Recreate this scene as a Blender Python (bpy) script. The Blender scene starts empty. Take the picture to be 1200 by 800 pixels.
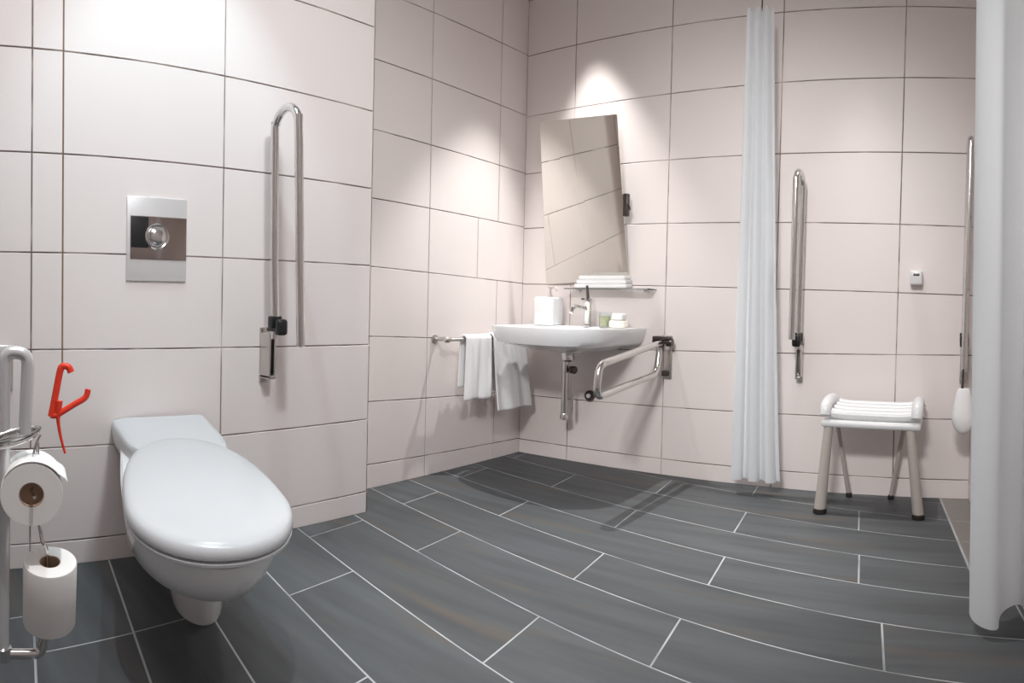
import bpy, bmesh, math, random
from mathutils import Vector, Matrix
random.seed(7)
SC = bpy.context.scene
COL = SC.collection
PI = math.pi

# ------------------------------------------------------------------ camera, world, exposure, lights
cd = bpy.data.cameras.new('camera')
cam = bpy.data.objects.new('camera', cd)
COL.objects.link(cam)
SC.camera = cam
cd.type = 'PANO'                       # swept (cylindrical) wide-angle view, like the photograph's
cd.panorama_type = 'CENTRAL_CYLINDRICAL'
FPX, CY = 785.75, 374.81
cd.central_cylindrical_radius = 1.0
cd.central_cylindrical_range_u_min = -600 / FPX
cd.central_cylindrical_range_u_max = 600 / FPX
cd.central_cylindrical_range_v_min = -(800 - CY) / FPX
cd.central_cylindrical_range_v_max = CY / FPX
cd.clip_start = 0.02
YAW, PITCH, ROLL = .645, -.019, .023
def cam_dir(v):
    x, y, z = v
    c, s = math.cos(ROLL), math.sin(ROLL); x, z = c*x - s*z, s*x + c*z
    c, s = math.cos(PITCH), math.sin(PITCH); y, z = c*y - s*z, s*y + c*z
    c, s = math.cos(YAW), math.sin(YAW); x, y = c*x - s*y, s*x + c*y
    return Vector((x, y, z))
rt, fw, up = cam_dir((1, 0, 0)), cam_dir((0, 1, 0)), cam_dir((0, 0, 1))
M = Matrix(((rt.x, up.x, -fw.x, 0), (rt.y, up.y, -fw.y, 0), (rt.z, up.z, -fw.z, .9), (0, 0, 0, 1)))
cam.matrix_world = M

world = bpy.data.worlds.new('world'); SC.world = world
world.use_nodes = True
world.node_tree.nodes['Background'].inputs[0].default_value = (.8, .85, .9, 1)
world.node_tree.nodes['Background'].inputs[1].default_value = .3
SC.view_settings.view_transform = 'Standard'
SC.view_settings.look = 'None'
SC.view_settings.gamma = 1
SC.view_settings.exposure = 0.52
try: SC.view_settings.use_curve_mapping = False
except Exception: pass
SC.cycles.max_bounces = 10
SC.cycles.diffuse_bounces = 6

CEIL = 2.9
def spot(name, x, y, tan, energy, color, blend=.35, r=.02, tx=0, ty=0):
    ld = bpy.data.lights.new(name, 'SPOT')
    ld.energy = energy; ld.color = color
    ld.spot_size = 2 * math.atan(tan); ld.spot_blend = blend; ld.shadow_soft_size = r
    o = bpy.data.objects.new(name, ld); COL.objects.link(o)
    o.location = (x, y, CEIL - .045)
    o.rotation_euler = Vector((tx, ty, -1)).to_track_quat('-Z', 'Y').to_euler()
    return o
LIGHTS = [
    (-1.744, .97, .70, 40, (.66, .91, 1.0), .5),       # over the toilet
    (-2.03, 3.18, .60, 160, (1.0, .99, .97), .5, .10, -.20),    # over the basin
    (-.45, 3.14, .44, 72, (1.0, .985, .96), .9, 0, -.13),      # over the shower stool
    (-.75, 1.75, .50, 110, (1.0, .99, .98), .8),        # added lamp that brightens the middle of the floor
    (-.65, .35, .55, 75, (1.0, .99, .98), .8),         # added lamp that brightens the open floor near the camera
]
for x, y, t, e, c, b, *tl in LIGHTS:
    spot('downlight_beam', x, y, t, e, c, b, .02, *tl)
# added unseen spots that brighten the walls and the faces towards the camera
spot('added_wall_fill', -.75, 1.3, .85, 10, (1, .985, .965), 1, .2, -.25, 1.6)
spot('added_wall_fill', -.9, 1.45, .8, 12, (1, .985, .965), 1, .12, -1.3, .75)
spot('added_wall_fill', -.05, .75, .75, 150, (.93, .975, 1), 1, .2, -1.25, .45)
spot('added_wall_fill', -.35, -1.2, .42, 530, (1, .985, .975), 1, .30, -.35, 2.25)
# added soft fill light under the ceiling, out of view
def area(name, x, y, sx, sy, energy, color):
    ld = bpy.data.lights.new(name, 'AREA'); ld.shape = 'RECTANGLE'
    ld.size = sx; ld.size_y = sy; ld.energy = energy; ld.color = color
    o = bpy.data.objects.new(name, ld); COL.objects.link(o)
    o.location = (x, y, CEIL - .03)
    return o
area('added_ceiling_fill', -1.0, .2, 1.2, 1.2, 15, (.97, .985, 1.0))

# ------------------------------------------------------------------ materials
def lin(c):
    return tuple((v/255/12.92 if v/255 <= .04045 else ((v/255+.055)/1.055)**2.4) for v in c)
MATS = {}
def mat(name, rgb, rough=.5, metal=0, noise=0, nscale=30, bump=0, bscale=200, coat=0, sub=0, trans=0, ior=None):
    m = bpy.data.materials.new(name); m.use_nodes = True
    nt = m.node_tree; b = nt.nodes['Principled BSDF']
    c = lin(rgb)
    b.inputs['Roughness'].default_value = rough
    b.inputs['Metallic'].default_value = metal
    b.inputs['Coat Weight'].default_value = coat
    b.inputs['Transmission Weight'].default_value = trans
    if ior: b.inputs['IOR'].default_value = ior
    if sub:
        b.inputs['Subsurface Weight'].default_value = sub
        b.inputs['Subsurface Radius'].default_value = (.01, .01, .01)
    tc = nt.nodes.new('ShaderNodeTexCoord')
    n = nt.nodes.new('ShaderNodeTexNoise'); n.inputs['Scale'].default_value = nscale
    n.inputs['Detail'].default_value = 4
    nt.links.new(tc.outputs['Object'], n.inputs['Vector'])
    mx = nt.nodes.new('ShaderNodeMix'); mx.data_type = 'RGBA'
    k = noise
    mx.inputs[6].default_value = tuple(v*(1-k) for v in c) + (1,)
    mx.inputs[7].default_value = tuple(min(1, v*(1+k)) for v in c) + (1,)
    nt.links.new(n.outputs['Fac'], mx.inputs[0])
    nt.links.new(mx.outputs[2], b.inputs['Base Color'])
    if bump:
        n2 = nt.nodes.new('ShaderNodeTexNoise'); n2.inputs['Scale'].default_value = bscale
        nt.links.new(tc.outputs['Object'], n2.inputs['Vector'])
        bp = nt.nodes.new('ShaderNodeBump'); bp.inputs['Strength'].default_value = bump
        bp.inputs['Distance'].default_value = .002
        nt.links.new(n2.outputs['Fac'], bp.inputs['Height'])
        nt.links.new(bp.outputs['Normal'], b.inputs['Normal'])
    MATS[name] = m
    return m
M_TILE = mat('blush_wall_tile', (229, 220, 217), .42, noise=.02, nscale=3)
M_CERAM = mat('white_ceramic', (238, 239, 240), .12, noise=.005, coat=.4)
M_LID = mat('white_lid_plastic', (204, 206, 209), .22, noise=.005)
M_CHROME = mat('polished_steel', (214, 212, 210), .14, metal=1, noise=.01)
M_SATIN = mat('satin_steel', (205, 200, 196), .3, metal=1, noise=.02)
M_PAINTM = mat('grey_painted_metal', (186, 178, 172), .4, metal=.2, noise=.02)
M_BLACK = mat('black_plastic', (26, 26, 28), .4, noise=.03)
M_DKMET = mat('dark_metal', (84, 78, 76), .3, metal=.8, noise=.02)
M_WPLAS = mat('white_plastic', (222, 223, 224), .3, noise=.005)
M_TOWEL = mat('white_towelling', (240, 240, 240), .95, noise=.03, nscale=150, bump=.8, bscale=500)
M_CURT = mat('white_curtain_cloth', (244, 249, 252), .85, noise=.02, nscale=60, bump=.1, bscale=900)
def cloth_through(m):
    nt = m.node_tree; out = nt.nodes['Material Output']; b = nt.nodes['Principled BSDF']
    tr = nt.nodes.new('ShaderNodeBsdfTranslucent'); tr.inputs['Color'].default_value = (.93, .95, .97, 1)
    mx = nt.nodes.new('ShaderNodeMixShader'); mx.inputs[0].default_value = .42
    nt.links.new(b.outputs[0], mx.inputs[1]); nt.links.new(tr.outputs[0], mx.inputs[2]); nt.links.new(mx.outputs[0], out.inputs['Surface'])
cloth_through(M_CURT)
M_PAPER = mat('toilet_paper', (243, 241, 239), .95, noise=.015, nscale=200, bump=.3, bscale=700)
M_CARD = mat('brown_cardboard', (176, 150, 130), .9, noise=.08, nscale=60)
M_RED = mat('red_cord_plastic', (234, 62, 36), .4, noise=.06, nscale=60)
M_CORD = mat('brown_pull_cord', (150, 120, 100), .8, noise=.05)
M_CEIL = mat('ceiling_paint', (236, 236, 234), .9, noise=.01)
M_SOAP = mat('pale_soap', (232, 228, 214), .5, noise=.02, sub=.2)
M_LIME = mat('pale_green_liquid', (214, 214, 168), .2, noise=.02)
M_GLASS = mat('clear_glass', (245, 250, 250), .03, trans=1, ior=1.45)
M_CAB = mat('white_cable', (200, 200, 202), .4, noise=.03)
M_MIRROR = mat('mirror_silver', (236, 234, 228), .02, metal=1)

def grout_mat(name, dark, light, scale, lo, hi):
    m = bpy.data.materials.new(name); m.use_nodes = True
    nt = m.node_tree; b = nt.nodes['Principled BSDF']; b.inputs['Roughness'].default_value = .9
    tc = nt.nodes.new('ShaderNodeTexCoord')
    n = nt.nodes.new('ShaderNodeTexNoise'); n.inputs['Scale'].default_value = scale; n.inputs['Detail'].default_value = 2
    nt.links.new(tc.outputs['Object'], n.inputs['Vector'])
    r = nt.nodes.new('ShaderNodeValToRGB')
    r.color_ramp.elements[0].position = lo; r.color_ramp.elements[0].color = lin(dark) + (1,)
    r.color_ramp.elements[1].position = hi; r.color_ramp.elements[1].color = lin(light) + (1,)
    nt.links.new(n.outputs['Fac'], r.inputs['Fac']); nt.links.new(r.outputs['Color'], b.inputs['Base Color'])
    return m
M_GROUT = grout_mat('brown_worn_grout', (122, 107, 102), (198, 186, 181), 5.5, .44, .64)
M_FGROUT = grout_mat('pale_floor_grout', (168, 170, 171), (112, 115, 117), 4, .45, .75)

def plank_mat():
    m = bpy.data.materials.new('grey_plank_tile'); m.use_nodes = True
    nt = m.node_tree; b = nt.nodes['Principled BSDF']
    b.inputs['Roughness'].default_value = .5
    b.inputs['Specular IOR Level'].default_value = .14
    tc = nt.nodes.new('ShaderNodeTexCoord')
    mp = nt.nodes.new('ShaderNodeMapping'); mp.inputs['Rotation'].default_value = (0, 0, .193)
    mp.inputs['Scale'].default_value = (1.0, 9, 1)
    nt.links.new(tc.outputs['Object'], mp.inputs['Vector'])
    at = nt.nodes.new('ShaderNodeAttribute'); at.attribute_name = 'tone'
    ad = nt.nodes.new('ShaderNodeVectorMath'); ad.operation = 'MULTIPLY_ADD'
    nt.links.new(at.outputs['Color'], ad.inputs[0]); ad.inputs[1].default_value = (17, 13, 11)
    nt.links.new(mp.outputs['Vector'], ad.inputs[2])
    n = nt.nodes.new('ShaderNodeTexNoise'); n.inputs['Scale'].default_value = 1.6; n.inputs['Detail'].default_value = 7
    nt.links.new(ad.outputs[0], n.inputs['Vector'])
    r = nt.nodes.new('ShaderNodeValToRGB'); e = r.color_ramp.elements
    e[0].position = .3; e[0].color = lin((71, 73, 75)) + (1,)
    e[1].position = .75; e[1].color = lin((87, 90, 92)) + (1,)
    nt.links.new(n.outputs['Fac'], r.inputs['Fac'])
    n2 = nt.nodes.new('ShaderNodeTexNoise'); n2.inputs['Scale'].default_value = 1.1; n2.inputs['Detail'].default_value = 3
    nt.links.new(ad.outputs[0], n2.inputs['Vector'])
    r2 = nt.nodes.new('ShaderNodeValToRGB'); r2.color_ramp.elements[0].position = .58; r2.color_ramp.elements[1].position = .75
    nt.links.new(n2.outputs['Fac'], r2.inputs['Fac'])
    sc = nt.nodes.new('ShaderNodeMath'); sc.operation = 'MULTIPLY'; sc.inputs[1].default_value = .85
    nt.links.new(r2.outputs['Color'], sc.inputs[0])
    mx = nt.nodes.new('ShaderNodeMix'); mx.data_type = 'RGBA'
    nt.links.new(sc.outputs[0], mx.inputs[0]); nt.links.new(r.outputs['Color'], mx.inputs[6])
    mx.inputs[7].default_value = lin((94, 85, 77)) + (1,)
    hv = nt.nodes.new('ShaderNodeHueSaturation')
    mr = nt.nodes.new('ShaderNodeMapRange'); mr.inputs['To Min'].default_value = .9; mr.inputs['To Max'].default_value = 1.1
    nt.links.new(at.outputs['Fac'], mr.inputs['Value']); nt.links.new(mr.outputs[0], hv.inputs['Value'])
    nt.links.new(mx.outputs[2], hv.inputs['Color']); nt.links.new(hv.outputs['Color'], b.inputs['Base Color'])
    return m
M_PLANK = plank_mat()
M_SIDE = mat('beige_floor_tile', (120, 115, 111), .4, noise=.05, nscale=6)

# ------------------------------------------------------------------ helpers
def link(name, me, m, parent=None, smooth=True):
    ms = m if isinstance(m, (list, tuple)) else [m]
    for q in ms: me.materials.append(q)
    if smooth:
        me.shade_smooth()
        try: me.set_sharp_from_angle(angle=math.radians(38))
        except Exception: pass
    o = bpy.data.objects.new(name, me); COL.objects.link(o)
    if parent: o.parent = parent
    return o
def mesh(name, vs, fs, m, parent=None, smooth=True, fix=True):
    me = bpy.data.meshes.new(name); me.from_pydata([tuple(v) for v in vs], [], fs); me.update()
    if fix:
        bm = bmesh.new(); bm.from_mesh(me); bmesh.ops.recalc_face_normals(bm, faces=bm.faces); bm.to_mesh(me); bm.free()
    return link(name, me, m, parent, smooth)
def thing(name, label, cat, loc=(0, 0, 0), group=None):
    o = bpy.data.objects.new(name, None); COL.objects.link(o); o.location = loc
    o.empty_display_size = .1
    return tag(o, label, cat, group)
def tag(o, label, cat, group=None):
    o['label'] = label; o['category'] = cat
    if group: o['group'] = group
    return o
def struct(o): o['kind'] = 'structure'; return o
def place(o, root):
    """o was built in world coordinates: hang it under root without moving it"""
    o.parent = root; o.matrix_parent_inverse = Matrix.Translation(-Vector(root.location)) if root.parent is None else Matrix()
    return o
class B:
    """collects shapes into one mesh"""
    def __init__(s): s.v = []; s.f = []
    def add(s, vs, fs):
        n = len(s.v); s.v += [tuple(v) for v in vs]; s.f += [tuple(i + n for i in f) for f in fs]; return s
    def rings(s, rs, cap0=True, cap1=True, closed=True):
        n = len(rs[0]); vs = [p for r in rs for p in r]; fs = []
        for i in range(len(rs) - 1):
            for j in range(n if closed else n - 1):
                k = (j + 1) % n
                fs.append((i*n + j, i*n + k, (i+1)*n + k, (i+1)*n + j))
        if cap0: fs.append(tuple(range(n))[::-1])
        if cap1: fs.append(tuple((len(rs)-1)*n + j for j in range(n)))
        return s.add(vs, fs)
    def tube(s, pts, r, n=14, closed=False, sub=6):
        P = smooth_path(pts, sub, closed) if sub > 1 else [Vector(p) for p in pts]
        R = r if callable(r) else (lambda t: r)
        rs = []; N = len(P); nrm = None
        for i, p in enumerate(P):
            a = P[(i-1) % N] if (closed or i > 0) else p; b = P[(i+1) % N] if (closed or i < N-1) else p
            t = (b - a).normalized()
            if nrm is None:
                h = Vector((0, 0, 1)) if abs(t.z) < .9 else Vector((1, 0, 0))
                nrm = t.cross(h).normalized()
            nrm = (nrm - t * nrm.dot(t)).normalized(); bn = t.cross(nrm)
            rr = R(i / max(1, N-1))
            rs.append([p + (nrm*math.cos(q) + bn*math.sin(q)) * rr for q in (2*PI*j/n for j in range(n))])
        if closed: rs.append(rs[0]); return s.rings(rs, False, False)
        return s.rings(rs)
    def lathe(s, c, axis, prof, n=32, cap=True):
        """prof = [(radius, height along axis)]"""
        a = Vector(axis).normalized(); h = Vector((0, 0, 1)) if abs(a.z) < .9 else Vector((1, 0, 0))
        u = a.cross(h).normalized(); v = a.cross(u); c = Vector(c)
        return s.rings([[c + a*hh + (u*math.cos(q) + v*math.sin(q))*r for q in (2*PI*j/n for j in range(n))] for r, hh in prof], cap, cap)
    def box(s, lo, hi, bev=0, rot=None, at=None, seg=3):
        bm = bmesh.new(); bmesh.ops.create_cube(bm, size=1)
        for v in bm.verts:
            v.co = Vector([(lo[i]+hi[i])/2 + v.co[i]*(hi[i]-lo[i]) for i in range(3)])
        if bev: bmesh.ops.bevel(bm, geom=list(bm.edges), offset=bev, segments=seg, profile=.5, affect='EDGES')
        if rot is not None:
            bmesh.ops.rotate(bm, verts=bm.verts, cent=at or (0, 0, 0), matrix=rot)
        bm.verts.ensure_lookup_table()
        s.add([v.co.copy() for v in bm.verts], [[v.index for v in f.verts] for f in bm.faces]); bm.free()
        return s
    def out(s, name, m, parent=None, smooth=True):
        o = mesh(name, s.v, s.f, m, None, smooth)
        if parent: place(o, parent)
        return o
def smooth_path(pts, sub, closed=False):
    P = [Vector(p) for p in pts]; N = len(P); out = []
    for i in range(N if closed else N-1):
        g = lambda k: P[k % N] if closed else P[min(max(k, 0), N-1)]
        a, b, c, d = g(i-1), g(i), g(i+1), g(i+2)
        for k in range(sub):
            t = k/sub
            out.append(.5*((2*b) + (c-a)*t + (2*a-5*b+4*c-d)*t*t + (3*b-a-3*c+d)*t**3))
    if not closed: out.append(P[-1])
    return out
def bend(pts, r, k=6):
    """polyline with its corners rounded to radius r"""
    P = [Vector(p) for p in pts]; out = [P[0]]
    for i in range(1, len(P)-1):
        a = (P[i-1]-P[i]); b = (P[i+1]-P[i]); rr = min(r, a.length*.49, b.length*.49)
        p0 = P[i]+a.normalized()*rr; p1 = P[i]+b.normalized()*rr
        for j in range(k+1):
            t = j/k; out.append(p0*(1-t)**2 + P[i]*2*t*(1-t) + p1*t*t)
    out.append(P[-1]); return out

# ------------------------------------------------------------------ setting: tiled walls, floor, ceiling
XB, XR, YB = -2.184, -2.457, 3.368      # boxed-out wall face, recessed wall face, far wall face
YBE = 1.892                              # end of the boxing
GAP = .0052
def tiles(b, org, du, nrm, U, levels, joints, ua, ub, mats):
    """one slab per tile on a wall: org + du*u, z up; levels = [(z at ua, z at ub)]; joints[row] = list of u"""
    org, du, nrm = Vector(org), Vector(du), Vector(nrm)
    zat = lambda k, u: levels[k][0] + (levels[k][1]-levels[k][0])*(u-ua)/(ub-ua)
    def P(u, z, d): return org + du*u + Vector((0, 0, z)) + nrm*d
    g, c = GAP/2, .0012
    for k in range(len(levels)-1):
        js = joints(k)
        es = [U[0]] + [j for j in js if U[0]+.02 < j < U[1]-.02] + [U[1]]
        for a, e in zip(es[:-1], es[1:]):
            ga = 0 if a == U[0] else g; ge = 0 if e == U[1] else g
            a1, e1 = a+ga, e-ge
            q = []
            for ins, d in ((0, -.004), (0, -.0012), (c, 0)):
                gl = g if k else 0
                q.append([P(a1+ins, zat(k, a1)+gl+ins, d), P(e1-ins, zat(k, e1)+gl+ins, d), P(e1-ins, zat(k+1, e1)-g-ins, d), P(a1+ins, zat(k+1, a1)-g-ins, d)])
            b.rings(q, False, True)
def wall(name, parts, backs):
    b = B()
    for p in parts: tiles(b, *p, None)
    nt = len(b.f)
    for lo, hi in backs: b.box(lo, hi)
    o = mesh(name, b.v, b.f, [M_TILE, M_GROUT], None, False)
    for i, f in enumerate(o.data.polygons): f.material_index = 0 if i < nt else 1
    return struct(o)
NEAR = -1.7
LB = [(0, 0), (.080, .089), (.402, .404), (.736, .726), (1.058, 1.066), (1.388, 1.396), (1.73, 1.724), (2.072, 2.08), (2.43, 2.43), (2.78, 2.78), (CEIL, CEIL)]
LR = [(0, 0), (.118, .085), (.427, .380), (.745, .70), (1.084, 1.049), (1.414, 1.398), (1.744, 1.730), (2.08, 2.085), (2.409, 2.456), (2.79, 2.79), (CEIL, CEIL)]
LK = [(0, 0), (.082, .094), (.358, .399), (.66, .722), (1.045, 1.022), (1.389, 1.366), (1.724, 1.734), (2.076, 2.113), (2.450, 2.467), (2.79, 2.80), (CEIL, CEIL)]
jb = lambda k: [-.962, -.25, .462, 1.174] if k else [-.962, -.25, .462, 1.174]
jr = lambda k: [2.53, 2.927] if k == 4 else [2.53, 3.11]
jk = lambda k: [-2.107, -1.492, -.868, -.238]
wall('wall_left', [
    ((XB, 0, 0), (0, 1, 0), (1, 0, 0), (NEAR, YBE), LB, jb, .3, 1.9),
    ((XR, YBE, 0), (1, 0, 0), (0, 1, 0), (.0, XB-XR), [(z1, z1) for _, z1 in LB], lambda k: [], 0, 1),
    ((XR, 0, 0), (0, 1, 0), (1, 0, 0), (YBE, YB), LR, jr, 2.1, 3.368)],
    [((XR-.2, NEAR, 0), (XB-.004, YBE-.004, CEIL)), ((XR-.2, YBE-.004, 0), (XR-.004, YB+.1, CEIL))])
wall('wall_back', [((0, YB, 0), (1, 0, 0), (0, -1, 0), (XR, .145), LK, jk, -2.457, .145)],
    [((XR-.2, YB+.004, 0), (.5, YB+.12, CEIL))])
# right wall, running slightly outwards towards the camera
RW0 = Vector((.145, YB, 0)); RWD = Vector((math.sin(.119), -math.cos(.119), 0)); RWN = Vector((-math.cos(.119), -math.sin(.119), 0))
b = B()
tiles(b, RW0, RWD, RWN, (0, 5.1), LK, lambda k: [.62*i for i in range(1, 9)], 0, 5.1, None)
nt = len(b.f)
q = [RW0 + RWD*s + RWN*d for s, d in ((0, -.004), (5.1, -.004), (5.1, -.12), (0, -.12))]
b.rings([q, [p + Vector((0, 0, CEIL)) for p in q]])
o = mesh('wall_right', b.v, b.f, [M_TILE, M_GROUT], None, False)
for i, f in enumerate(o.data.polygons): f.material_index = 0 if i < nt else 1
struct(o)
struct(B().box((XR-.2, NEAR-.1, 0), (1.2, NEAR, CEIL)).out('wall_front', M_TILE, None, False))
struct(B().box((XR-.2, NEAR-.1, CEIL), (1.2, YB+.12, CEIL+.1)).out('ceiling', M_CEIL, None, False))

# floor planks: long seams along A, butt joints along BJ (the tiler's skew as in the photograph)
AA, BB = .193, -.119
def clip(poly, n, d):
    out = []
    for i in range(len(poly)):
        p, q = poly[i], poly[(i+1) % len(poly)]
        a = p[0]*n[0]+p[1]*n[1]-d; c = q[0]*n[0]+q[1]*n[1]-d
        if a <= 0: out.append(p)
        if a*c < 0:
            t = a/(a-c); out.append((p[0]+(q[0]-p[0])*t, p[1]+(q[1]-p[1])*t))
    return out
def xy(p, q):
    # p = x sinA + y cosA ; q = x cosB - y sinB
    a, b_, c, d = math.sin(AA), math.cos(AA), math.cos(BB), -math.sin(BB)
    det = a*d - b_*c
    return ((p*d - b_*q)/det, (a*q - c*p)/det)
lines = [-2.19, -1.92, -1.65, -1.38, -1.11, -.84, -.57, -.31, -.225, .04, .309, .546, .808, 1.081, 1.372, 1.643, 1.898, 2.152, 2.409, 2.688, 2.955, 3.22, 3.49]
lines.remove(-.31)
j0 = {.04: -.6, .309: -1.592, .546: -1.07, .808: -1.538, 1.081: -.888, 1.372: -1.498, 1.643: -.914, 1.898: -1.477, 2.152: .005, 2.409: -.508, 2.688: -.0, 2.955: -.53, 3.22: 0}
fb = B(); tones = []; smi = []
g = .0032
SEAM = .402
def slab(p0, p1, q0, q1, side):
    poly = [xy(p0+g, q0+g), xy(p1-g, q0+g), xy(p1-g, q1-g), xy(p0+g, q1-g)]
    for n, d in (((-1, 0), -XR), ((0, 1), YB), ((0, -1), -NEAR), ((1, 0), 1.1)):
        if poly: poly = clip(poly, n, d)
    if len(poly) < 3: return
    n0 = len(fb.f)
    fb.rings([[(x, y, -.004) for x, y in poly], [(x, y, 0) for x, y in poly]], False, True)
    tn = (random.random(), random.random(), random.random())
    for _ in range(len(fb.f)-n0): tones.append(tn); smi.append(2 if side else 0)
for i in range(len(lines)-1):
    s = j0.get(lines[i], -.5*(i % 2)-.3)
    L = .99; q = s - L*math.ceil((s+4.2)/L)
    cuts = []
    side = lines[i] > 2.1; EN = SEAM if side else 1.6
    while q < EN: cuts.append(q); q += L
    if EN - cuts[-1] < .1: cuts.pop()
    cuts.append(EN)
    for a, c in zip(cuts[:-1], cuts[1:]): slab(lines[i], lines[i+1], a, c, False)
    if side: slab(lines[i], lines[i+1], SEAM+.004, SEAM+1.2, True)
nt = len(fb.f)
fb.box((XR-.2, NEAR-.1, -.1), (1.2, YB+.12, -.0007))
fo = mesh('floor', fb.v, fb.f, [M_PLANK, M_FGROUT, M_SIDE], None, False, fix=False)
at_ = fo.data.attributes.new('tone', 'FLOAT_COLOR', 'CORNER')
for i, f in enumerate(fo.data.polygons):
    f.material_index = smi[i] if i < nt else 1
    t = tones[i] if i < nt else (0, 0, 0)
    for li in f.loop_indices: at_.data[li].color = (*t, 1)
struct(fo)

# recessed downlights in the ceiling, with fixtures for the added lamps too
def downlight(x, y, label):
    t = thing('ceiling_downlight', label, 'ceiling light', (x, y, CEIL), 'recessed ceiling downlights')
    b = B().lathe((x, y, CEIL-.006), (0, 0, 1), [(.042, 0), (.055, 0), (.055, .008), (.042, .008)], cap=False)
    b.out('trim_ring', M_CHROME, t)
    b = B().lathe((x, y, CEIL-.004), (0, 0, 1), [(.0405, 0), (.0405, .003)])
    b.out('lens', M_CEIL, t)
downlight(-1.744, .97, 'small round ceiling downlight above the toilet')
downlight(-2.03, 3.18, 'small round ceiling downlight above the washbasin')
downlight(-.45, 3.08, 'small round ceiling downlight above the shower stool')
downlight(-.75, 1.75, 'small round added ceiling downlight above the middle of the floor')  # this and the next are fixtures for the added floor lamps
downlight(-.65, .35, 'small round added ceiling downlight nearest the camera')

downlight(-.75, 1.3, 'small round fixture of the added fill spot in front of the basin wall')  # from here on, unseen fixtures made up for the added wall spots
downlight(-.9, 1.45, 'small round fixture of the added fill spot nearest the towel rail wall')
downlight(-.05, .75, 'small round fixture of the added fill spot by the right wall')
downlight(-.35, -1.2, 'small round fixture of the added fill spot at the entrance end')
pn = thing('added_fill_panel', 'square white frame of the added fill light in the ceiling, out of view', 'ceiling light', (-1.0, .2, CEIL))  # made-up frame around the added fill light
b = B().box((-1.63, -.43, CEIL-.02), (-.37, -.40, CEIL)).box((-1.63, .80, CEIL-.02), (-.37, .83, CEIL)).box((-1.63, -.40, CEIL-.02), (-1.60, .80, CEIL)).box((-.40, -.40, CEIL-.02), (-.37, .80, CEIL))
b.out('frame', M_WPLAS, pn, False)

# ------------------------------------------------------------------ toilet
T0 = Vector((XB, .955, 0)); TU = Vector((.959, -.284, 0)).normalized(); TV = Vector((.284, .959, 0)).normalized()
def TP(u, v, z):
    p = T0 + TU*u + TV*v + Vector((0, 0, z))
    p.x = max(p.x, XB + .001)
    return p
def tilt(u): return .490 - .0835*u
toilet = thing('toilet', 'white ceramic toilet with closed oval lid on the tiled wall at left', 'toilet', (-1.75, .87, 0))
def pan_ring(u1, w, wb, z, z_t=0, c=0, n=26, uc=.62, pw=2.0, u0=0.):
    """outline with a straight back at the wall and an egg-shaped front"""
    us = [u0 + (u1-u0)*math.sin(PI/2*i/n) for i in range(n+1)]
    uc = u0 + (u1-u0)*uc
    def h(u):
        if u >= uc: return w*max(0, 1-((u-uc)/(u1-uc))**pw)**(1/pw)
        t = (u-u0)/(uc-u0); t = t*t*(3-2*t); return wb+(w-wb)*t
    R = [(u, h(u)) for u in us]
    pts = [(u, v) for u, v in R] + [(u, -v) for u, v in R[::-1][1:]]
    return [TP(u, v+c, z + z_t*(tilt(u)-.49)) for u, v in pts]
b = B()
b.rings([
    pan_ring(.555, .070, .06, .0, 0, .045, u0=.12),
    pan_ring(.560, .074, .062, .01, 0, .045, u0=.11),
    pan_ring(.585, .088, .075, .10, 0, .035, u0=.06),
    pan_ring(.620, .106, .09, .175, 0, .025, u0=.03),
    pan_ring(.66, .118, .10, .195, .1, .018),
    pan_ring(.80, .142, .115, .228, .3, .01),
    pan_ring(.90, .163, .13, .268, .5, .004),
    pan_ring(.975, .180, .145, .315, .7, 0),
    pan_ring(1.02, .189, .158, .38, .9, 0),
    pan_ring(1.038, .193, .168, .425, 1, 0),
    pan_ring(1.04, .194, .17, .440, 1, 0),
    pan_ring(1.028, .186, .16, .447, 1, 0)])
b.out('bowl', M_CERAM, toilet)
def lid_ring(s, z, u0=.262, u1=1.056, w=.199, uc=.66, n=56, pf=2.15, pb=2.3):
    c = u0+(u1-u0)*uc; out = []
    for i in range(n):
        a = 2*PI*i/n; ca, sa = math.cos(a), math.sin(a)
        p = pf if ca > 0 else pb
        r = (abs(ca)**p + abs(sa)**p)**(-1/p)
        L = (u1-c) if ca > 0 else (c-u0)
        u = c + L*ca*r*s if s > .99 else c + ca*r*(L - (1-s)*(w if ca > 0 else w))
        v = w*sa*r*s if s > .99 else sa*r*w*s
        if s <= .99: u = c + L*ca*r*s
        out.append(TP(u, v, z + tilt(u) - .49))
    return out
B().rings([lid_ring(.975, .447), lid_ring(.99, .450), lid_ring(.993, .456), lid_ring(.975, .4585)]).out('seat', M_LID, toilet)
B().rings([lid_ring(.965, .4615), lid_ring(.995, .464), lid_ring(1.0, .470), lid_ring(.998, .478), lid_ring(.985, .487), lid_ring(.96, .493), lid_ring(.90, .498), lid_ring(.75, .503), lid_ring(.5, .506), lid_ring(.2, .507)]).out('lid', M_LID, toilet)
def cov(s, z):
    P = [(0, .135*s), (.10, .143*s), (.22, .152*s), (.33, .150*s), (.395, .125*s), (.42, .0), (.395, -.125*s), (.33, -.16*s), (.22, -.178*s), (.10, -.195*s), (0, -.205*s)]
    P = [(min(u, .42*s), v) for u, v in P]
    Q = smooth_path([(u, v, 0) for u, v in P], 5)
    return [TP(max(q.x, 0), q.y, z + tilt(q.x)-.49) for q in Q]
B().rings([cov(.97, .42), cov(1, .45), cov(1, .476), cov(.985, .486), cov(.95, .4915), cov(.85, .494)]).out('hinge_cover', M_LID, toilet)

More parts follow.
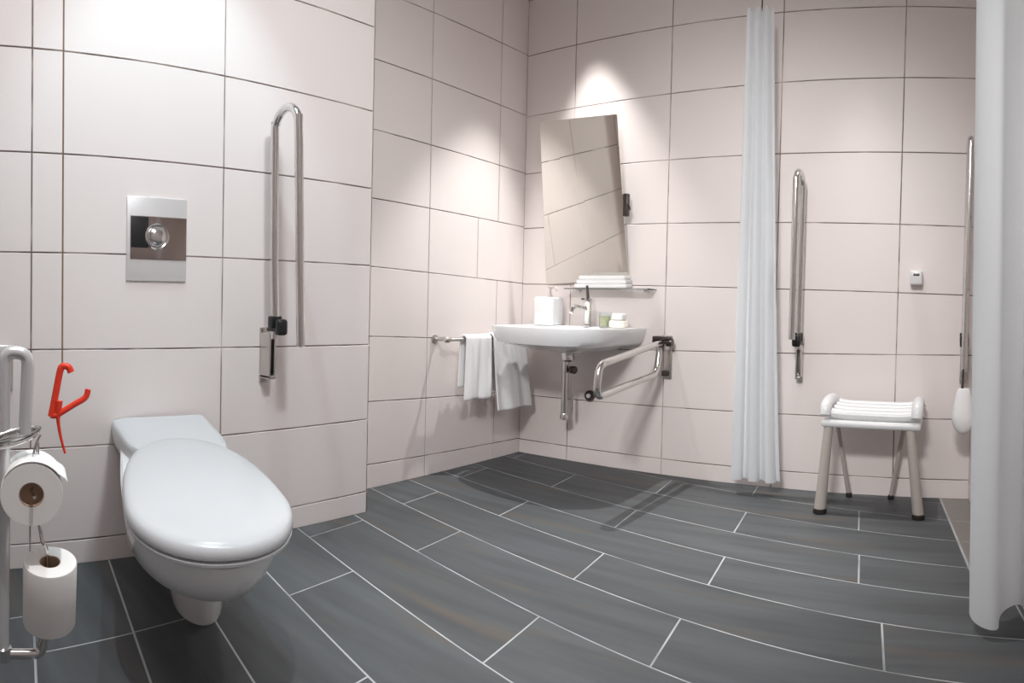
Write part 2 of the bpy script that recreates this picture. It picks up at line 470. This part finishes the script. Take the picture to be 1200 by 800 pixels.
# flush plate
fl = thing('flush_plate', 'square chrome flush plate on the wall above the toilet', 'flush plate', (XB, .907, .965))
y0, y1, z0, z1 = .795, 1.022, .970, 1.262
B().box((XB, y0, z0), (XB+.008, y1, z1), .002).out('plate', mat('brushed_plate', (232, 230, 230), .3, metal=.5, noise=.01), fl)
p = B().box((XB+.008, y0+.012, 1.045), (XB+.011, y1-.002, 1.195), .001).out('centre_panel', mat('mirror_panel', (170, 158, 155), .12, metal=1, noise=.01), fl)
B().box((XB+.0105, y0+.014, 1.085), (XB+.0135, y0+.078, 1.192), .0008).out('dark_window', M_BLACK, fl)
o = B().lathe((XB+.0105, .905, 1.125), (1, 0, 0), [(.046, 0), (.046, .006), (.043, .009), (.038, .008), (.034, .004), (.030, .004), (.028, .012), (.022, .016), (.001, .017)]).out('push_button', M_CHROME, fl)
o['label'] = 'round chrome push button'

# ------------------------------------------------------------------ fold-up support rails
def foldup_rail(name, label, wallp, n, zb, ztop, zend, off_in, off_out, r, dx_top=(0, 0), s=None):
    """wallp on the wall face, n into the room; loop folded up in the plane of n"""
    W, n = Vector(wallp), Vector(n); s = s or Vector((0, 0, 1)).cross(n)
    t = thing(name, label, 'support rail', (W.x, W.y, zb), None)
    R = (off_out-off_in)/2; zc = ztop-R
    q = lambda d, z, k=0: Vector((W.x, W.y, 0)) + n*d + s*k + Vector((0, 0, z))
    arc = [q(off_in+R-R*math.cos(a), zc+R*math.sin(a), dx_top[0]) for a in [PI*i/10 for i in range(11)]]
    path = [q(off_in, zb+.15), q(off_in, zb+.25), q(off_in, (zb+zc)/2, dx_top[0]/2)] + arc + [q(off_out, (zc+zend)/2, dx_top[1]/2+dx_top[0]/2), q(off_out, zend, dx_top[1])]
    B().tube(path, r, 16, sub=3).out('rail_loop', M_CHROME, t)
    b = B(); w = .015
    def bx(a, c, e, f, g_, h, bev=.003):     # d, k, z ranges
        bb = B().box((a, e, g_), (c, f, h), bev); b.add([q(v[0], v[2], v[1]) for v in bb.v], bb.f)
    bx(0, .010, -w, w, zb-.02, zb+.19)
    bx(.008, off_in-.012, -w, -w+.008, zb, zb+.17); bx(.008, off_in-.012, w-.008, w, zb, zb+.17)
    bx(.008, off_in-.012, -w, w, zb-.002, zb+.012)
    b.out('wall_bracket', M_SATIN, t)
    b = B()
    bx(off_in-.03, off_in+.05, -w-.004, w+.004, zb+.178, zb+.192, .004)
    bx(off_in-.016, off_in+.016, -.022, .022, zb+.19, zb+.235, .004)
    bx(off_in+.03, off_in+.06, -.022, .022, zb+.165, zb+.225, .012)
    b.out('release_catch', M_BLACK, t)
    return t
foldup_rail('support_rail', 'tall steel grab rail folded up on the wall right of the toilet', (XB, 1.352, 0), (1, 0, 0), .615, 1.60, .745, .085, .238, .0155, dx_top=(-.012, .012))
foldup_rail('support_rail', 'steel grab rail folded up on the shower wall behind the stool', (-.728, YB, 0), (0, -1, 0), .575, 1.60, .78, .07, .22, .0165)
foldup_rail('support_rail', 'steel grab rail folded up in the far right corner by the big curtain', (.098, YB, 0), (0, -1, 0), .60, 1.76, .66, .10, .25, .015)

# hinged rail beside the basin, folded down
dr = thing('support_rail', 'steel hinged rail lowered beside the washbasin', 'support rail', (-1.455, YB, .52))
B().tube(bend([(-1.465, 3.30, .735), (-1.452, 2.575, .655), (-1.452, 2.555, .512), (-1.475, 3.24, .566), (-1.475, 3.27, .70)], .055, 8), .017, 16, sub=1).out('rail_loop', M_CHROME, dr)
b = B().box((-1.49, YB-.012, .53), (-1.44, YB, .765), .004).box((-1.489, YB-.10, .69), (-1.481, YB-.01, .77), .003).box((-1.449, YB-.10, .69), (-1.441, YB-.01, .77), .003)
b.out('wall_bracket', M_SATIN, dr)
B().box((-1.515, 3.255, .745), (-1.415, 3.30, .765), .006).lathe((-1.52, 3.29, .735), (1, 0, 0), [(.02, 0), (.024, .01), (.024, .10), (.02, .11)]).out('hinge_pin', M_DKMET, dr)
B().box((-1.492, YB-.03, .545), (-1.455, YB-.008, .575), .004).out('stop_block', M_DKMET, dr)

# ------------------------------------------------------------------ near left rail with toilet rolls
lr = thing('support_rail', 'white and steel grab rail at the left edge carrying toilet paper', 'support rail', (XB, .36, .60))
b = B().tube(bend([(-1.281, .218, .206), (-1.281, .218, .800), (-1.272, .264, .797), (-1.274, .258, .640)], .022, 6), .0128, 16, sub=1)
b.tube([(-2.176, .366, .737), (-1.279, .222, .798)], .0115, 14, sub=1)
b.out('rail_loop', mat('pale_rail_enamel', (222, 222, 224), .25, metal=.45, noise=.01), lr)
b = B().tube(bend([(-1.283, .200, .206), (-1.266, .290, .206), (-1.264, .300, .243)], .012, 5), .010, 12, sub=1)
b.lathe((-1.281, .218, .190), (0, 0, 1), [(.010, 0), (.017, .004), (.017, .028), (.010, .032)])
b.out('lower_stub', M_CHROME, lr)
B().box((XB, .33, .60), (XB+.012, .40, .752), .004).out('wall_plate', M_SATIN, lr)
# twisted steel wire that carries the rolls
b = B()
coil = []
for i in range(46):
    a = i*.42; coil.append((-1.276+.006*math.sin(a*.5), .232+.046*math.cos(a)+.0012*i*.2, .625+.010*math.sin(a)+.010*math.cos(a)+.0004*i))
b.tube(coil, .0042, 8, sub=3)
b.tube([(-1.26, .286, .640), (-1.262, .275, .612), (-1.262, .268, .56), (-1.245, .268, .538)], .0022, 8, sub=4)
b.tube([(-1.330, .268, .536), (-1.20, .262, .536)], .0035, 8, sub=1)
b.tube([(-1.285, .286, .62), (-1.285, .288, .48), (-1.264, .292, .43), (-1.264, .302, .40), (-1.264, .304, .25), (-1.264, .300, .235)], .0036, 8, sub=5)
o = b.out('roll_holder', M_CHROME, lr); o['label'] = 'bent steel wire roll holder'
DR = Vector((-1.272, .268, 0)).normalized()          # the upper roll's axis points to the room
SD = Vector((-DR.y, DR.x, 0))
r1 = thing('toilet_roll', 'toilet roll hung sideways, its open core facing the room', 'toilet paper', (-1.272, .268, .475), 'toilet rolls on the left rail')
C = Vector((-1.275, .272, .533)); Rr = .060
B().lathe(C - DR*.05, DR, [(.024, 0), (Rr-.001, 0), (Rr, .002), (Rr, .098), (Rr-.001, .10), (.024, .10), (.024, 0)], 48, cap=False).out('paper', M_PAPER, r1)
B().lathe(C - DR*.0495, DR, [(.0235, 0), (.0235, .099), (.022, .099), (.022, .030), (.001, .022), (.022, .020), (.022, 0), (.0235, 0)], 32, cap=False).out('core', M_CARD, r1)
b = B(); prof = []
for i in range(15):
    a = PI*.80 - i*(PI*.62)/14; prof.append((SD*0 - SD*0, a))
pts = []
sgn = 1 if SD.y > 0 else -1
for i in range(18):
    a = math.radians(150 - i*6.6); rr = Rr+.0006+.0002*i
    pts.append((math.cos(a)*rr, math.sin(a)*rr))
pts += [(pts[-1][0]+.012, pts[-1][1]-.008), (pts[-1][0]+.018, pts[-1][1]-.016)]
vs = []; fs = []
for h in (-.0505, .0505):
    for (x, z) in pts:
        for th in (0, .0015): vs.append(C + DR*h + (-SD)*(x*(1))*sgn*(-1)*(1) + Vector((0, 0, z+th)))
n = len(pts)
for i in range(n-1):
    a = 2*i; e = 2*n+2*i
    fs += [(a, a+2, e+2, e), (a+1, e+1, e+3, a+3), (a, a+1, a+3, a+2), (e, e+2, e+3, e+1)]
fs += [(0, 2*n, 2*n+1, 1), (2*n-2, 2*n-1, 4*n-1, 4*n-2)]
o = mesh('loose_sheet', vs, fs, M_PAPER); place(o, r1)
r2 = thing('toilet_roll', 'spare toilet roll standing upright below the other roll', 'toilet paper', (-1.264, .305, .256), 'toilet rolls on the left rail')
C2 = Vector((-1.278, .310, .262)); AX = (Vector((0, 0, 1)) - DR*.22).normalized()
B().lathe(C2, AX, [(.021, 0), (.051, 0), (.0525, .003), (.0525, .132), (.051, .135), (.021, .135), (.021, 0)], 48, cap=False).out('paper', M_PAPER, r2)
B().lathe(C2+AX*.0005, AX, [(.0205, 0), (.0205, .134), (.019, .134), (.019, 0), (.0205, 0)], 32, cap=False).out('core', M_CARD, r2)

# ------------------------------------------------------------------ red emergency cord
pc = thing('emergency_pull_cord', 'long pull cord from the ceiling ending in a twisted red handle', 'pull cord', (-1.548, .403, CEIL))
B().tube([(-1.549, .400, CEIL), (-1.548, .404, .742)], .0021, 8, sub=1).out('cord', M_CORD, pc)
b = B().tube([(-1.540, .424, .728), (-1.543, .418, .741), (-1.548, .404, .742), (-1.550, .398, .725), (-1.552, .390, .68), (-1.554, .379, .622)], .0085, 10, sub=5)
b.tube([(-1.554, .378, .626), (-1.551, .392, .626), (-1.541, .432, .651), (-1.534, .458, .668), (-1.532, .464, .688)], .0075, 10, sub=5)
b.tube([(-1.550, .396, .66), (-1.551, .394, .618)], lambda t: .011-.004*t, 10, sub=3)
o = b.out('handle', M_RED, pc); o['label'] = 'red plastic handle'
B().tube([(-1.550, .394, .622), (-1.549, .400, .58), (-1.546, .412, .533)], lambda t: .005-.0022*t, 8, sub=4).out('tail', M_RED, pc)
B().lathe((-1.549, .40, CEIL-.03), (0, 0, 1), [(.004, 0), (.035, .006), (.04, .03)]).out('ceiling_rose', M_WPLAS, pc)

# ------------------------------------------------------------------ washbasin
bs = thing('washbasin', 'wide white ceramic washbasin mounted on the far wall', 'washbasin', (-1.93, YB, .62))
top = [(-2.285, 3.367), (-2.285, 3.10), (-2.275, 2.90), (-2.225, 2.775), (-2.10, 2.715), (-1.95, 2.690), (-1.80, 2.690), (-1.68, 2.735), (-1.605, 2.83), (-1.59, 2.98), (-1.595, 3.18), (-1.60, 3.367)]
TOPC = [(p.x, p.y) for p in smooth_path([(x, y, 0) for x, y in top], 6)]
CX, CYB = -1.93, 3.12
def bring(s, z, sy=None, cy=CYB, zl=0):
    sy = sy or s; out = []
    for x, y in TOPC:
        X = CX+(x-CX)*s; Y = cy+(y-cy)*sy
        if y > 3.36 and s > .45: Y = 3.367
        out.append(Vector((X, min(Y, 3.367), z + zl*(x-CX))))
    return out
b = B()
RZ = .803
b.rings([bring(.10, .655, .10), bring(.30, .662, .30), bring(.52, .680, .55), bring(.80, .705, .84), bring(.90, .716, .93), bring(.955, .742, .965), bring(.985, .772, .988), bring(1.0, RZ-.006), bring(.997, RZ-.001), bring(.985, RZ)], True, False)
# inner bowl: from the rim down
def inner(s, z):
    out = []
    for i, (x, y) in enumerate(TOPC):
        X = CX+(x-CX)*.91*s; Y = 2.995+(max(min(y, 3.21), 2.5)-2.995)*(.90*s)
        out.append(Vector((X, Y, z)))
    return out
rim = bring(.985, RZ)
b2 = B().rings([rim, inner(1.0, RZ-.001), inner(.96, RZ-.006), inner(.90, RZ-.03), inner(.75, RZ-.06), inner(.45, RZ-.075), inner(.1, RZ-.08)], False, True)
b.add(b2.v, b2.f)
b.out('bowl', M_CERAM, bs)
o = B().lathe((-1.90, 3.0, RZ-.079), (0, 0, 1), [(.03, 0), (.03, .004), (.02, .006), (.002, .006)]).out('drain_cover', M_CHROME, bs)
# waste and trap
b = B().lathe((-2.02, 3.22, .60), (0, 0, 1), [(.03, 0), (.038, .01), (.038, .05), (.03, .075)])
b.tube(bend([(-2.035, 3.22, .62), (-2.035, 3.22, .275)], .02), .020, 14, sub=1)
b.tube(bend([(-2.00, 3.24, .56), (-1.995, 3.24, .30)], .01), .009, 12, sub=1)
b.lathe((-2.035, 3.22, .265), (0, 0, 1), [(.012, 0), (.024, .008), (.024, .03), (.02, .04)])
b.out('waste_pipe', M_CHROME, bs)
B().lathe((-2.00, 3.225, .555), (.86, -.45, 0), [(.018, 0), (.022, .005), (.022, .035), (.016, .04)]).out('valve_knob', M_DKMET, bs)
fg = B().lathe((-1.952, YB-.001, .398), (0, -1, 0), [(.014, .0), (.031, .0), (.031, .012), (.027, .022), (.018, .020), (.014, .010)], cap=True).out('wall_outlet', M_DKMET)
tag(fg, 'round dark metal pipe outlet on the wall under the washbasin', 'pipe outlet')
B().lathe((-1.952, YB-.014, .398), (0, -1, 0), [(.012, 0), (.014, .012), (.010, .018), (.001, .018)]).out('outlet_cap', M_WPLAS, fg)

# mixer tap
tp = thing('mixer_tap', 'chrome mixer tap at the middle of the washbasin', 'tap', (-1.885, 3.20, RZ))
b = B().lathe((-1.885, 3.20, RZ), (0, 0, 1), [(.028, 0), (.028, .006), (.021, .012), (.021, .125), (.024, .13), (.024, .15), (.015, .158)])
b.out('body', M_CHROME, tp)
B().tube(bend([(-1.885, 3.20, RZ+.095), (-1.905, 3.08, RZ+.11), (-1.907, 3.06, RZ+.075)], .02), .012, 14, sub=1).out('spout', M_CHROME, tp)
B().tube([(-1.885, 3.20, RZ+.150), (-1.882, 3.19, RZ+.175), (-1.876, 3.17, RZ+.225)], lambda t: .010-.003*t, 12).out('lever', M_DKMET, tp)
B().tube([(-1.885, 3.20, RZ+.150), (-1.92, 3.19, RZ+.155)], .008, 10, sub=1).out('side_pin', M_DKMET, tp)

# things on the basin
sd = thing('soap_dispenser', 'white square soap dispenser on the left of the washbasin', 'soap dispenser', (-2.155, 3.22, RZ))
B().box((-2.225, 3.16, RZ), (-2.095, 3.28, RZ+.160), .012).out('container', M_WPLAS, sd)
b = B().lathe((-2.15, 3.22, RZ+.158), (0, 0, 1), [(.014, 0), (.014, .014), (.006, .018), (.006, .05), (.012, .052), (.012, .062), (.004, .065)], 20)
b.tube([(-2.15, 3.22, RZ+.215), (-2.095, 3.19, RZ+.215), (-2.085, 3.185, RZ+.195)], .0055, 10, sub=4)
b.out('pump', M_PAINTM, sd)
gl = thing('tumbler', 'small pale green tumbler on the right of the washbasin', 'glass', (-1.775, 3.20, RZ))
B().lathe((-1.775, 3.20, RZ), (0, 0, 1), [(.031, 0), (.035, .085), (.0325, .085), (.029, .006), (.001, .006)], 32).out('glass_wall', M_GLASS, gl)
B().lathe((-1.775, 3.20, RZ+.0065), (0, 0, 1), [(.0285, 0), (.0305, .055), (.001, .055)], 32).out('contents', M_LIME, gl)
sp = B().box((-1.74, 3.17, RZ), (-1.645, 3.235, RZ+.040), .014, seg=4).out('soap_bar', M_SOAP)
tag(sp, 'cream soap block beside the pale green tumbler on the washbasin', 'soap')
sp2 = B().box((-1.725, 3.175, RZ+.0405), (-1.655, 3.23, RZ+.078), .012, seg=4).out('soap_bar', M_WPLAS)
tag(sp2, 'white soap block lying on top of the cream one', 'soap')

# tilted mirror
mr = thing('mirror', 'frameless rectangular mirror tilted forward above the washbasin', 'mirror', (-1.99, YB, 1.06))
TL, TR, BR, BL = Vector((-2.243, 3.205, 1.975)), Vector((-1.737, 3.205, 1.958)), Vector((-1.712, 3.345, 1.068)), Vector((-2.264, 3.345, 1.043))
nn = (TR-TL).cross(BL-TL).normalized()
if nn.y > 0: nn = -nn
cc = (TL+TR+BR+BL)/4
ins = lambda s, d: [p + (cc-p)*s + nn*d for p in (TL, TR, BR, BL)]
B().rings([ins(0, -.006), ins(0, -.0006), ins(.004, 0)]).out('glass', M_MIRROR, mr, False)
B().rings([ins(.04, -.016), ins(.04, -.0062)]).out('backing', M_DKMET, mr, False)
b = B().box((-2.12, 3.285, 1.60), (-1.86, YB, 1.66), .004)
b.out('wall_mount', M_SATIN, mr)
b = B().box((-1.722, 3.27, 1.415), (-1.690, 3.30, 1.540), .006).tube([(-1.76, 3.30, 1.48), (-1.70, 3.28, 1.48), (-1.675, 3.265, 1.45)], .008, 10, sub=3)
b.out('tilt_lever', M_DKMET, mr)

# shelf with folded cloth
sh = thing('wall_shelf', 'thin clear shelf on the wall just under the mirror', 'shelf', (-1.80, YB, 1.02))
B().box((-2.08, 3.25, 1.012), (-1.545, YB-.001, 1.019), .002).out('shelf_board', M_GLASS, sh)
b = B()
for x in (-2.04, -1.60): B().box((x-.012, YB-.03, .998), (x+.012, YB-.0005, 1.0115), .003).out('shelf_clip', M_CHROME, sh)
b = B()
for k, (x0, x1, zz) in enumerate(((-2.01, -1.67, 1.0195), (-1.995, -1.675, 1.043), (-1.98, -1.68, 1.066))):
    b.box((x0, 3.243, zz), (x1, 3.322, zz+.024), .011, seg=4)
ft = b.out('folded_towel', M_TOWEL); tag(ft, 'white folded hand towel on the shelf under the mirror', 'towel')

# ------------------------------------------------------------------ towel rail
tr = thing('towel_rail', 'short chrome towel rail on the recessed wall left of the basin', 'towel rail', (XR, 2.9, .73))
BX, BZ = -2.365, .722
B().tube([(BX, 2.56, BZ), (BX, 3.27, BZ)], .010, 14, sub=1).out('bar', M_CHROME, tr)
for y in (2.585, 3.25):
    B().tube([(XR, y, BZ), (BX, y, BZ)], .009, 12, sub=1).lathe((XR+.0005, y, BZ), (1, 0, 0), [(.024, 0), (.024, .006), (.010, .012)], 24).lathe((BX, y-.014, BZ), (0, 1, 0), [(.013, 0), (.016, .004), (.016, .024), (.013, .028)], 20).out('bracket', M_SATIN, tr)
def hung_towel(y0, y1, zf, zb, drop, r, label, skew=0, seed=0, flare=0, xf=0):
    """cloth over the bar: front drop, over the bar, back drop"""
    prof = []
    for i in range(15): t = i/14; prof.append((BX + r + .004 + xf*(1-t)*1.0, zf + (BZ-zf)*t))
    for i in range(1, 10): a = PI*i/10; prof.append((BX + (r+.004)*math.cos(a), BZ + (r+.004)*math.sin(a)))
    for i in range(15): t = i/14; prof.append((BX - r - .004, BZ + (zb-BZ)*t))
    rnd = random.Random(seed); ph = rnd.random()*6
    nu = 26; vs = []; fs = []
    for (x, z) in prof:
        d = max(0, BZ - z)
        for j in range(nu+1):
            s = j/nu; w = 1 + flare*d
            y = (y0+y1)/2 + (s-.5)*(y1-y0)*w + skew*d
            fx = x + math.sin(s*9+ph)*.010*min(1, d*4) * (1 if x > BX else .3) + math.sin(s*21+ph*2)*.003
            vs.append((max(fx, XR+.014), y, z + math.sin(s*7+ph)*.004*min(1, d*5)))
    n = nu+1
    for i in range(len(prof)-1):
        for j in range(nu): fs.append((i*n+j, i*n+j+1, (i+1)*n+j+1, (i+1)*n+j))
    o = mesh('hand_towel', vs, fs, M_TOWEL)
    md = o.modifiers.new('thickness', 'SOLIDIFY'); md.thickness = .011; md.offset = 0
    md = o.modifiers.new('soft', 'SUBSURF'); md.levels = 1; md.render_levels = 1
    return tag(o, label, 'towel', 'hand towels on the rail')
hung_towel(2.715, 2.925, .395, .46, 0, .018, 'narrow white hand towel hung on the left of the rail', skew=-.05, seed=2, xf=.01)
hung_towel(2.935, 3.235, .318, .42, 0, .024, 'wide white hand towel hung on the right of the rail, nearest the basin', skew=.04, seed=5, flare=.18, xf=.045)

# ------------------------------------------------------------------ shower: soap holder, stool
hk = thing('soap_holder', 'small white square holder on the tiles above the stool', 'soap holder', (-.147, YB, 1.07))
B().box((-.178, YB-.075, 1.066), (-.116, YB, 1.135), .008).out('body', M_WPLAS, hk)
B().box((-.160, YB-.078, 1.108), (-.130, YB-.070, 1.120), .003).out('slot', M_DKMET, hk)

st = thing('shower_stool', 'white shower stool with slatted seat on grey splayed legs', 'stool', (-.325, 3.16, 0))
zs0 = .392
B().box((-.548, 3.0, zs0), (-.092, 3.30, zs0+.034), .015, seg=4).out('seat', M_WPLAS, st)
for k in range(4):
    y = 3.012+.074*k; zt = .034
    pts = []
    for i in range(13):
        u = i/12; x = -.552+.464*u
        e = abs(u-.5)*2
        pts.append((x, y+.03, zs0+.055+.028*e**6 + .006*k))
    B().tube(pts, .0235, 12, sub=2).out('slat', M_WPLAS, st)
for x in (-.530, -.112):
    B().tube([(x, 3.018, zs0+.055), (x+.002, 3.04, zs0+.098), (x, 3.15, zs0+.108), (x, 3.27, zs0+.098), (x, 3.295, zs0+.06)], .027, 14, sub=5).out('side_handle', M_WPLAS, st)
def leg(a, c, r0, r1):
    a, c = Vector(a), Vector(c)
    o = B().tube([a, c], lambda t: r0+(r1-r0)*t, 18, sub=8).out('leg', M_PAINTM, st)
    f = B().lathe(c+Vector((0, 0, -.012)), (0, 0, 1), [(r1+.002, 0), (r1+.004, .004), (r1+.003, .02), (r1, .022)], 20).out('rubber_foot', M_DKMET)
    f.parent = o; f.matrix_parent_inverse = Matrix.Identity(4)
leg((-.515, 3.03, zs0), (-.540, 3.005, .013), .021, .028)
leg((-.140, 3.03, zs0), (-.092, 3.005, .013), .021, .026)
leg((-.515, 3.26, zs0), (-.450, 3.31, .013), .011, .012)
leg((-.178, 3.26, zs0), (-.240, 3.31, .013), .011, .012)

cl = []
b = B()
def D(t): return t
prof = []
for i in range(19):
    a = i/18; z = .585 - .21*a
    w = .026 + .036*a**.7 if a < .62 else (.026 + .036*.62**.7)*math.sqrt(max(.004, 1-((a-.62)/.38)**2))
    prof.append((w, z))
rs = [[Vector((.097 + w*math.cos(q), 3.07 + w*math.sin(q)*.8, z)) for q in [2*PI*j/28 for j in range(28)]] for w, z in prof]
o = B().rings(rs).out('hanging_towel', M_TOWEL)
tag(o, 'rounded white cloth hanging low under the rail in the right corner', 'towel')
B().tube([(.095, 3.118, .68), (.093, 3.09, .64), (.090, 3.07, .580)], .006, 8, sub=4).out('loop', M_DKMET, o)

# ------------------------------------------------------------------ curtains on a ceiling-hung track
TZ = 2.64
ck = thing('curtain_track', 'bent metal track hung from the ceiling around the shower', 'curtain track', (-.94, 2.2, CEIL))
trk = bend([(-.942, 3.34, TZ), (-.942, 2.02, TZ), (.30, 1.90, TZ)], .3, 10)
B().tube(trk, .011, 12, sub=1).out('track', M_SATIN, ck)
for (x, y) in ((-.942, 3.0), (-.80, 2.08), (.0, 1.93)):
    B().tube([(x, y, TZ), (x, y, CEIL)], .006, 10, sub=1).out('hanger', M_SATIN, ck)
def curtain(label, path_fn, z0, z1, nz, ns, th, hooks):
    vs, fs = [], []
    for i in range(nz+1):
        z = z0+(z1-z0)*i/nz
        for j in range(ns+1):
            x, y = path_fn(j/ns, i/nz); vs.append((x, y, z))
    n = ns+1
    for i in range(nz):
        for j in range(ns): fs.append((i*n+j, i*n+j+1, (i+1)*n+j+1, (i+1)*n+j))
    root = thing('shower_curtain', label, 'shower curtain', hooks[0][:2] + (z0,), 'white shower curtains')
    o = mesh('cloth', vs, fs, M_CURT)
    place(o, root)
    for (x, y, zz) in hooks:
        B().tube([(x, y, zz-.02), (x+.006, y, zz+.02), (x, y, TZ-.012)], .0035, 8, sub=3).out('hook', M_DKMET, root)
    return root
def c1(s, t):
    t2 = t**.8
    xl = -1.040 + .026*t2; xr = -.780 - .095*t2
    x = xl + (xr-xl)*s
    amp = .030*(1-.45*t)
    y = 3.19 + amp*math.cos(2*PI*3.0*s+.6+.5*t) + .006*math.sin(2*PI*6.3*s+2+2*t)
    return (x + .008*math.sin(2*PI*6*s)*(1-t), y)
curtain('slim white shower curtain gathered by the far wall left of the stool', c1, .072, 2.41, 40, 120, .003, [(-.944, 3.2, 2.41)])
def c2(s, t):
    x = .098 - .046*t + .230*s
    y = 1.93 - .075*math.cos(2*PI*1.4*(s-.25)) * (1-.2*t) + .05*s
    return (x - .010*math.sin(2*PI*2.8*s), y)
curtain('wide white shower curtain filling the right edge of the photo', c2, .035, TZ-.05, 40, 140, .003, [(.12, 1.925, TZ-.06), (.22, 1.92, TZ-.06)])
